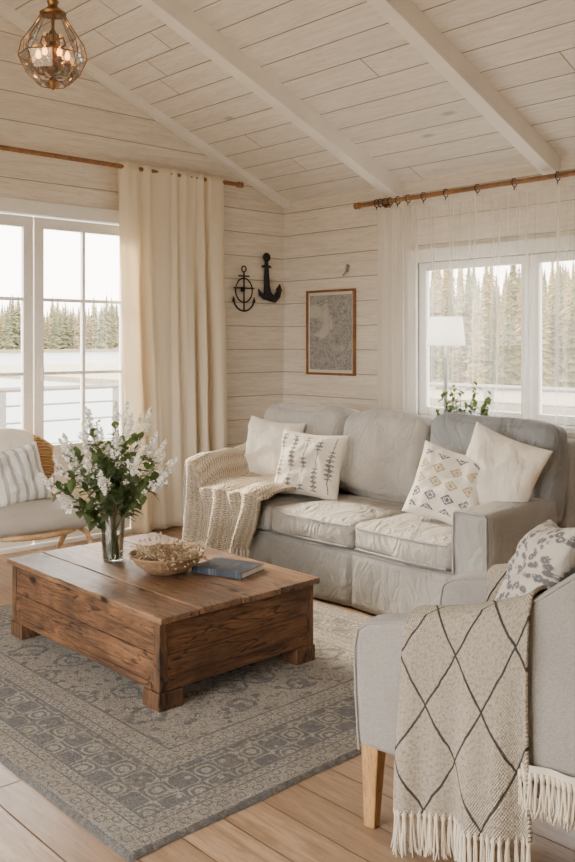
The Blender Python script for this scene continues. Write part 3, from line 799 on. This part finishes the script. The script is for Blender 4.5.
grid(bm, 80, 100, kt, lambda u, v: (u*.75, v*1.25))
kn = thing('knit_throw', 'chunky cream knitted throw draped over the left sofa seat and arm', 'blanket', (3.9, 4.5, .5))
o = obj('knit_blanket', bm, M_knit, None, ang=180, solid=.020)
o.parent = kn; o.location = (-3.9, -4.5, -.5)
bm = NB()
for i in range(40):
    u = (i+.5)/40; p = kt(u, 1)-V((3.9, 4.5, .5))
    tube(bm, [p+V((0, 0, .01)), p+V((-.004, RN.uniform(-.006, .006), -.02)), p+V((-.004, RN.uniform(-.006, .006), -.04)), p+V((0, RN.uniform(-.012, .012), -.09))], [.007, .008, .005, .006], 6)
obj('fringe', bm, M_knitf, kn)

# ---------------------------------------------------------------- right armchair
ACX, ACY, ACR = 2.47, 1.548, math.radians(12)
AC = thing('armchair', 'grey upholstered armchair with oak legs in the right foreground', 'armchair', (ACX, ACY, 0), ACR)
ZP = [(-.47, .93), (-.41, .94), (-.34, .925), (-.26, .875), (-.17, .805), (-.08, .75), (.04, .705), (.18, .675), (.30, .655), (.37, .64)]
prof = [(.400, .245), (.412, .42), (.415, .56), (.404, .615)]+ZP[::-1]+[(-.485, .82), (-.42, .245)]
for s in (-1, 1):
    bm = NB(); prism(bm, prof, 'x', s*.36-(.105 if s > 0 else 0), s*.36+(.105 if s < 0 else 0))
    o = obj('armrest', bm, M_chair, AC, ang=30, bev=.024)
    o.modifiers['bevel'].segments = 5; o.modifiers['bevel'].angle_limit = math.radians(40)
    for xo in (s*.356, s*.259):
        bm = NB()
        tube(bm, [(xo, y-.003, z-.007) for i_, (y, z) in enumerate(prof[:-2])], .0045, 6); obj('arm_piping', bm, M_chair, AC)
bm = soft_box((0, 0, .315), (.53, .79, .15), .03, 8); obj('seat_base', bm, M_chair, AC, ang=180)
bm = soft_box((0, .07, .43), (.50, .66, .13), .04, 10, bulge=(0, .01, .02)); obj('seat_cushion', bm, M_chair, AC, ang=180)
bm = soft_box((0, -.335, .64), (.52, .20, .64), .06, 10, bulge=(0, .03, .01), rot=(.10, 0, 0)); obj('backrest', bm, M_chair, AC, ang=180)
for sx in (-1, 1):
    for sy in (-1, 1):
        bm = NB(); cx, cy = sx*.326, sy*.365-.005
        A_ = [(-.030, -.030), (.030, -.030), (.030, .030), (-.030, .030)]
        vb = [bm.verts.new((cx+p[0]*.62+sx*.004, cy+p[1]*.62+sy*.006, 0)) for p in A_]; vt = [bm.verts.new((cx+p[0], cy+p[1], .26)) for p in A_]
        bm.faces.new(vb[::-1]); bm.faces.new(vt)
        for k in range(4): bm.faces.new([vb[k], vb[(k+1) % 4], vt[(k+1) % 4], vt[k]])
        obj('leg', bm, M_oakleg, AC, smooth=False, bev=.004)

MC = Matrix.Translation((ACX, ACY, 0)) @ Matrix.Rotation(ACR, 4, 'Z')
def armz(y):
    for (a, za), (b, zb) in zip(ZP, ZP[1:]):
        if a <= y <= b: return za+(zb-za)*(y-a)/(b-a)
    return .64
path = [(.384, -1), (.384, -.03), (.364, .010), (.31, .016), (.260, .010), (.242, -.04), (.232, -.13), (.20, -.155), (.10, -.16), (-.1, -.16), (-.20, -.15), (-.232, -.12), (-.242, -.04), (-.260, .012), (-.31, .018), (-.362, .012), (-.384, -.03)]
def bl_pt(y, s, endz):
    az = armz(y)
    pts = [(x, (az+dz if abs(x) > .235 else .665+dz) if dz > -.5 else az-.20) for x, dz in path]
    pts += [(-.390, az-.12), (-.392, az-.30), (-.395, endz)]
    ds = [0]
    for p, q in zip(pts, pts[1:]): ds.append(ds[-1]+math.hypot(q[0]-p[0], q[1]-p[1]))
    t = s*ds[-1]
    for i in range(len(pts)-1):
        if t <= ds[i+1]+1e-9:
            f = (t-ds[i])/(ds[i+1]-ds[i]); return pts[i][0]+(pts[i+1][0]-pts[i][0])*f, pts[i][1]+(pts[i+1][1]-pts[i][1])*f, ds[-1]
    return pts[-1][0], pts[-1][1], ds[-1]
bm = NB()
def bf(u, v):
    y = .225-.38*u
    x, z, L = bl_pt(y, v, .135)
    hang = smooth(.66, 1, v)
    y2 = y+.012*math.sin(v*9)*u-.02*hang*(u-.5)
    x -= (.018+.026*math.sin(u*11+.5)+.011*math.sin(u*25))*hang
    z += .008*noise.noise(V((u*5, v*9, 0)))*(1-hang)+.004
    return V((x, y2, z))
grid(bm, 60, 170, bf, lambda u, v: (u*.40, v*1.75))
bl = thing('throw_blanket', 'cream woven blanket with dark diamond lines draped over the right armchair', 'blanket', (ACX, ACY, .5), ACR)
o = obj('woven_cloth', bm, M_diam, bl, ang=180, solid=.010, loc=(0, 0, -.5))
def tassel(bm, p, L, w):
    tube(bm, [p+V((0, 0, .012)), p+V((0, 0, -.004)), p+V((0, 0, -.016))], [w*.8, w*1.2, w*.7], 7)
    for k in range(6):
        o2 = V((RN.uniform(-1, 1), RN.uniform(-1, 1), 0))*w
        tube(bm, [p+o2*.3+V((0, 0, -.010)), p+o2*.8+V((0, 0, -L*.35)), p+o2*1.2+V((RN.uniform(-.004, .004), RN.uniform(-.005, .005), -L*.7)), p+o2*1.6+V((RN.uniform(-.008, .006), RN.uniform(-.010, .010), -L*RN.uniform(.9, 1)))], [.0034, .0030, .0026, .0016], 5)
bm = NB()
for i in range(24):
    tassel(bm, bf((i+.5)/24, 1)+V((0, 0, -.5)), .125, .0065)
obj('fringe', bm, M_fringe, bl)
bm = NB()
def b2(u, v):
    y = -.12-.26*u; return V((-.376-.006*math.sin(u*14)-.004, y, .350-.03*v))
grid(bm, 20, 3, b2, lambda u, v: (u*.2+.03, v*.03))
for i in range(17):
    tassel(bm, b2((i+.5)/17, 1), .115, .006)
for v in bm.verts: v.co.z -= .5
obj('lower_fringe', bm, M_fringe, bl, ang=180)
c = MC @ V((-.01, -.045, .73)); nrm = MC.to_3x3() @ V((-.45, 1, .45)); upv = MC.to_3x3() @ V((.22, -.1, 1))
pillow('throw_pillow', 'grey and cream floral print pillow in the right armchair', M_pF, c, nrm, upv, .50, .44, .16, seed=7)

# ---------------------------------------------------------------- left chair
LC = thing('lounge_chair', 'cream cushioned lounge chair with cane back and pale wood frame by the french door', 'chair', (2.59, 5.21, 0), math.radians(-6))
M_pale = wood('pale_bentwood', (.48, .29, .13), (.64, .43, .22), (2, 2, 2), 4, .45, .1, mott=.2)
bm = soft_box((0, 0, .405), (.66, .62, .12), .05, 10, bulge=(0, .01, .03), wr=.008); obj('seat_cushion', bm, M_seat, LC, ang=180)
def wb(u, v):
    a = PI*(.12+.76*u); r = .31
    x = -r*math.cos(a); y = .10+.24*math.sin(a)
    top = .70+.20*math.sin(a)**.8
    return V((x*(1+.04*v), y+.08*v, .36+(top-.36)*v))
bm = NB(); grid(bm, 60, 24, wb); obj('cane_back', bm, M_wick, LC, ang=180, solid=.016)
bm = NB(); tube(bm, [wb(i/40, 1) for i in range(41)], .014, 10); obj('back_rim', bm, M_wick, LC)
bm = soft_box((-.05, .25, .68), (.44, .14, .48), .06, 10, bulge=(0, .03, .02), wr=.012, rot=(-.20, 0, 0)); obj('back_cushion', bm, M_cream, LC, ang=180)
bm = NB(); tube(bm, [(.34*math.cos(2*PI*i/40)*(1 if abs(math.cos(2*PI*i/40)) < .8 else .97), .32*math.sin(2*PI*i/40), .335) for i in range(40)], .018, 10, True); obj('seat_ring', bm, M_pale, LC)
for s in (-1, 1):
    bm = NB()
    tube(bm, [(s*.31, .30, .0+.016), (s*.32, .22, .12), (s*.33, .10, .26), (s*.33, -.05, .315), (s*.33, -.22, .30), (s*.33, -.32, .20), (s*.33, -.36, .09), (s*.33, -.37, .016)], .017, 10)
    obj('leg', bm, M_pale, LC)
    bm = NB()
    tube(bm, [(s*.30, .27, .70), (s*.335, .20, .64), (s*.350, .08, .585), (s*.353, -.06, .54), (s*.350, -.20, .48), (s*.345, -.28, .41), (s*.335, -.27, .335)], [.012, .014, .016, .016, .015, .014, .013], 10)
    obj('arm', bm, M_pale, LC)
MLm = Matrix.Translation((2.59, 5.21, 0)) @ Matrix.Rotation(math.radians(-6), 4, 'Z')
pillow('throw_pillow', 'white pillow with grey stripes on the lounge chair by the french door', M_pS, MLm @ V((-.02, .07, .65)), MLm.to_3x3() @ V((.1, -1, .35)), MLm.to_3x3() @ V((-.15, .1, 1)), .40, .38, .15, seed=8)

# ---------------------------------------------------------------- floor lamp and plant behind sofa
lp = thing('floor_lamp', 'slim floor lamp with white drum shade behind the sofa', 'lamp', (5.06, 3.80, 0))
M_pole = plain('satin_nickel', (.62, .60, .56), .4, .1)
bm = NB(); lathe(bm, [(0, 0), (.14, 0), (.14, .012), (.13, .02), (.02, .03), (0, .03)], 32); obj('base', bm, M_pole, lp)
bm = NB(); tube(bm, [(0, 0, .025), (0, 0, .6), (0, 0, 1.0), (0, 0, 1.56)], .013, 10); obj('pole', bm, M_pole, lp)
n = NT('white_shade_cloth'); n.col((.95, .94, .92)); n.set(Roughness=.9); n.L(translucent(n, (.99, .98, .96), .5), n.t.nodes['Material Output'].inputs[0])
bm = NB(); lathe(bm, [(.138, 1.475), (.118, 1.675), (.116, 1.675), (.136, 1.475)], 40, close=True); obj('lamp_shade', bm, n.m, lp)
l = bpy.data.lights.new('shade_fill_light', 'POINT'); l.energy = 9; l.shadow_soft_size = .03; l.color = (1, .93, .82)  # point light added inside the shade to brighten its cloth
o = bpy.data.objects.new('shade_fill_light', l); COL.objects.link(o); o.location = (5.06, 3.80, 1.60)
pl = thing('potted_plant', 'leafy green plant in a pale pot behind the sofa below the window', 'plant', (4.98, 3.60, 0))
bm = NB(); lathe(bm, [(0, 0), (.10, 0), (.13, .16), (.145, .30), (.14, .31), (.125, .30), (.11, .27), (0, .27)], 32); obj('pot', bm, plain('pale_ceramic', (.62, .58, .52), .6), pl)
M_leaf2 = leafm('bright_green_leaf', (.05, .085, .025), (.15, .21, .07))
for i in range(20):
    bs, bl_ = NB(), NB()
    a = i*2.4; o_ = RN.uniform(.05, .24); H = RN.uniform(.80, 1.00)-o_*.3
    pts = [V((min(.27, o_*math.cos(a)*(t/8)**2), o_*math.sin(a)*(t/8)**2, .26+H*t/8)) for t in range(9)]
    tube(bs, pts, [.005-.003*t/8 for t in range(9)], 5)
    for j in range(30):
        t = RN.uniform(.55, 1)*8; k = min(7, int(t)); p = pts[k].lerp(pts[k+1], t-k)
        leafgeo(bl_, p, rv()+V((0, 0, .3)), V((0, 0, 1)), RN.uniform(.035, .065), RN.uniform(.022, .036))
    s_ = obj('stem', bs, M_stem, pl); obj('leaves', bl_, M_leaf2, s_)

# ---------------------------------------------------------------- hanging lantern
lx, ly, lz = 2.15, 4.01, 2.775
hz = zc(lx)-lz
ln_ = thing('pendant_lantern', 'brass and glass teardrop lantern hanging from the ceiling at top left', 'pendant light', (lx, ly, lz))
NG = 8
TP = [(.075, .0), (.130, .055), (.166, .135), (.150, .205), (.095, .285), (.058, .345)]
def ringp(r, z): return [V((r*math.cos(2*PI*k/NG+.3), r*math.sin(2*PI*k/NG+.3), z)) for k in range(NG)]
RG = [ringp(r, z) for r, z in TP]
bm = NB()
for j in (0, 2, 5): tube(bm, RG[j], .0030, 6, True)
for k in range(NG): tube(bm, [R_[k] for R_ in RG], .0026, 6)
obj('frame', bm, M_brass, ln_)
bm = NB()
for A_, B_ in zip(RG, RG[1:]):
    va = [bm.verts.new(p) for p in A_]; vb = [bm.verts.new(p) for p in B_]
    for k in range(NG): bm.faces.new([va[k], va[(k+1) % NG], vb[(k+1) % NG], vb[k]])
obj('glass_panel', bm, thin_glass('lantern_glass', (.92, .91, .89), .16), ln_, smooth=False)
bm = NB(); lathe(bm, [(.062, .343), (.066, .352), (.050, .364), (.032, .377), (.022, .39), (.030, .41), (.014, .43), (.0, .435)], 24); obj('cap', bm, M_brass, ln_)
bm = NB(); tube(bm, [(0, 0, .35), (0, 0, .22), (0, 0, .10)], .009, 8); lathe(bm, [(0, .03), (.045, .05), (.062, .08), (.040, .10), (.016, .12), (.034, .15), (.042, .18), (.016, .21), (.028, .24), (.012, .27), (0, .28)], 20)
lathe(bm, [(0, -.030), (.018, -.015), (.028, .008), (.01, .04), (0, .05)], 16)
for k in range(6):
    a = k*2*PI/6+.5; c_, s_ = math.cos(a), math.sin(a)
    tube(bm, [(.02*c_, .02*s_, .10), (.045*c_, .045*s_, .045), (.070*c_, .070*s_, .050), (.072*c_, .072*s_, .095)], .008, 6)
    tube(bm, [(.015*c_, .015*s_, .22), (.050*c_, .050*s_, .235), (.060*c_, .060*s_, .20), (.040*c_, .040*s_, .185)], .006, 6)
    lathe(bm, [(0, .090), (.014, .095), (.022, .105), (.013, .110), (.012, .122), (0, .122)], 12, (.070*c_, .070*s_, 0))
obj('candle_arms', bm, M_brass, ln_)
n = NT('warm_bulb'); n.col((1, .6, .3)); n.set(Emission_Strength=7.0); n.b.inputs['Emission Color'].default_value = (1, .42, .11, 1); M_bulb = n.m
for k in range(6):
    a = k*2*PI/6+.5; bm = NB(); lathe(bm, [(0, .122), (.008, .124), (.014, .140), (.010, .160), (.002, .172), (0, .173)], 12, (.070*math.cos(a), .070*math.sin(a), 0)); obj('bulb', bm, M_bulb, ln_)
z = .435; i = 0
bm = NB()
while z < hz-.05:
    pts = []
    for k in range(12):
        a = 2*PI*k/12; e = .010*math.cos(a); f_ = .020*math.sin(a)
        pts.append((e, 0, z+.018+f_) if i % 2 else (0, e, z+.018+f_))
    tube(bm, pts, .0028, 5, True); z += .032; i += 1
obj('chain', bm, M_brass, ln_)
bm = NB(); lathe(bm, [(0, hz-.075), (.012, hz-.07), (.05, hz-.03), (.055, hz+.02), (0, hz+.02)], 24); obj('ceiling_rose', bm, M_brass, ln_)

# ---------------------------------------------------------------- outdoors
n = NT('pale_lake_water'); co = n.co(); f = n.noise(n.mapv(co, (.3, .3, 1)), 1.2, 4); n.col((.16, .18, .185)); n.set(Roughness=.35, Specular_IOR_Level=.35); n.bump(f, .25, .2); M_lake = n.m
bm = NB(); box(bm, -350, 400, -60, 500, -1.2, -1.0); tag(struct('lake', bm, M_lake, smooth=False), 'pale calm lake seen through the windows', 'lake')
M_ground = plain('pale_gravel', (.26, .22, .15), .95, var=.2, scale=3)
bm = NB(); box(bm, -12, 9, -12, 9, -1.1, -.14); struct('ground', bm, M_ground, smooth=False)
bm = NB(); box(bm, 28, 95, -20, 80, -1.1, -.7); box(bm, -160, 160, 196, 262, -1.1, -.4); tag(struct('shore', bm, M_ground, smooth=False), 'low pale far shore under the trees', 'shore')
def crown(seed, H, Rd, nb):
    r = random.Random(seed); bm = NB()
    for t in range(nb):
        f = (t/nb); z = H*(.04+.94*f); R0 = Rd*((1-f)**.7)*r.uniform(.6, 1.1)+.03*Rd
        a = t*2.399+r.uniform(-.3, .3); c_, s_ = math.cos(a), math.sin(a); dr = R0*r.uniform(.15, .45)
        tip = V((R0*c_, R0*s_, z-dr)); wd = R0*r.uniform(.30, .50); mid = V((R0*.62*c_, R0*.62*s_, z-dr*.4))
        root = V((0, 0, z+H*.022)); sd = V((-s_, c_, 0))*wd
        v = [bm.verts.new(p) for p in (root, mid+sd-V((0, 0, wd*.5)), tip, mid-sd-V((0, 0, wd*.5)), mid+V((0, 0, wd*.25)))]
        for q in ((0, 1, 4), (1, 2, 4), (2, 3, 4), (3, 0, 4), (0, 3, 1), (1, 3, 2)): bm.faces.new([v[k] for k in q])
    tube(bm, [(0, 0, H*.05), (0, 0, H*.5), (0, 0, H)], [Rd*.5, Rd*.3, .01], 6)
    return bm
def tree(seed, H, Rd, m, label, group):
    t = thing('conifer_tree', label, 'tree', (0, 0, 0), 0, group)
    obj('crown', crown(seed, H, Rd, 200), m, t, smooth=False)
    bm = NB(); tube(bm, [(0, 0, -.1), (0, 0, H*.3), (0, 0, H*.9)], [H*.018, H*.014, .02], 6); obj('trunk', bm, M_trunk, t)
    return t
def dup(t, loc, rz, sc):
    r = t.copy(); COL.objects.link(r); r.location = loc; r.rotation_euler = (0, 0, rz); r.scale = (sc,)*3
    for ch in t.children:
        c = ch.copy(); COL.objects.link(c); c.parent = r
    return r
def grove(mats, H, Rd, label, group, spots, s0, s1):
    ps = [tree(k*7+3, H, Rd*(.85+.1*(k % 3)), mats[k % len(mats)], label, group) for k in range(4)]
    for i, (x, y, z, m_) in enumerate(spots):
        s = RN.uniform(s0, s1)*m_; p = ps[i % 4]
        if i < 4: p.location = (x, y, z); p.scale = (s,)*3; p.rotation_euler = (0, 0, RN.uniform(0, 6))
        else: dup(p, (x, y, z), RN.uniform(0, 6), s)
sp = []
for i in range(108):
    a = math.radians(56+17*i/108); y = 202+(i*4 % 9)*6; sp.append((y/math.tan(a), y, -.42, 1))
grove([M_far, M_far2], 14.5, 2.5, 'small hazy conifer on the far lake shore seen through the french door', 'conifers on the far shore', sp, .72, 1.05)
sp = []
for i in range(104):
    a = math.radians(25+16*i/104); D = 42+(i*5 % 13)*3.2; sp.append((D*math.cos(a), D*math.sin(a), -.72, D/58))
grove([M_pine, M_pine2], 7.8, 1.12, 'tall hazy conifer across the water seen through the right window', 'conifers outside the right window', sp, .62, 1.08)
M_deck = planks('weathered_deck', 0, 1, .14, (.24, .21, .18), (.34, .31, .27), (.10, .09, .08), grain=(10, 1, 1))
bm = NB(); box(bm, XR+.16, 8.6, -2, 8.9, -.139, -.10); box(bm, -2, XR+.16, YL+.16, 8.9, -.139, -.10); struct('terrace', bm, M_deck, smooth=False)
M_rail = plain('grey_rail_paint', (.20, .19, .18), .6)
def railing(label, p0, p1):
    t = thing('deck_railing', label, 'railing', (p0[0], p0[1], -.10)); d = V(p1)-V(p0); n_ = 7
    for k in range(n_+1):
        bm = NB(); q = d*k/n_; box(bm, q.x-.04, q.x+.04, q.y-.04, q.y+.04, 0, 1.08); obj('post', bm, M_rail, t, smooth=False)
    for z in (.25, .5, .75, .93, 1.10):
        bm = NB(); w = .05 if z > 1.05 else .02
        tube(bm, [(0, 0, z), d*.5+V((0, 0, z)), d+V((0, 0, z))], w*.6, 6); obj('rail', bm, M_rail, t)
railing('grey deck railing outside the right window', (8.4, -1.5, 0), (8.4, 8.6, 0))
railing('grey deck railing by the lake outside the french door', (-1.5, 8.75, 0), (8.3, 8.75, 0))

# ---------------------------------------------------------------- light
w = bpy.data.worlds.new('sky'); bpy.context.scene.world = w; w.use_nodes = True
nt = w.node_tree; bg = nt.nodes['Background']
tc = nt.nodes.new('ShaderNodeTexCoord'); sp_ = nt.nodes.new('ShaderNodeSeparateXYZ'); nt.links.new(tc.outputs['Generated'], sp_.inputs[0])
rp = nt.nodes.new('ShaderNodeValToRGB'); nt.links.new(sp_.outputs[2], rp.inputs[0])
rp.color_ramp.elements[0].position = 0; rp.color_ramp.elements[0].color = (1, .94, .84, 1)
rp.color_ramp.elements[1].position = .6; rp.color_ramp.elements[1].color = (.97, .96, .93, 1)
nt.links.new(rp.outputs[0], bg.inputs[0]); bg.inputs[1].default_value = 13.0
def portal(loc, rot, sx, sy):
    l = bpy.data.lights.new('portal', 'AREA'); l.shape = 'RECTANGLE'; l.size = sx; l.size_y = sy
    try: l.cycles.is_portal = True
    except Exception: return
    o = bpy.data.objects.new('opening_portal', l); COL.objects.link(o); o.location = loc; o.rotation_euler = rot
portal((3.05, YL+.16, 1.3), (-PI/2, 0, 0), 1.7, 2.4)
portal((XR+.16, 3.41, 1.52), (0, PI/2, 0), 1.2, 2.0)
portal((X0-.16, 2.7, 1.4), (0, -PI/2, 0), 2.0, 3.8)  # sky portal for the fill opening added in the side wall
sl = bpy.data.lights.new('hazy_sun', 'SUN'); sl.energy = 24.0; sl.angle = math.radians(20); sl.color = (1, .82, .58)
so = bpy.data.objects.new('hazy_sun', sl); COL.objects.link(so)
so.rotation_euler = V((-.12, 1.0, .50)).to_track_quat('Z', 'Y').to_euler()
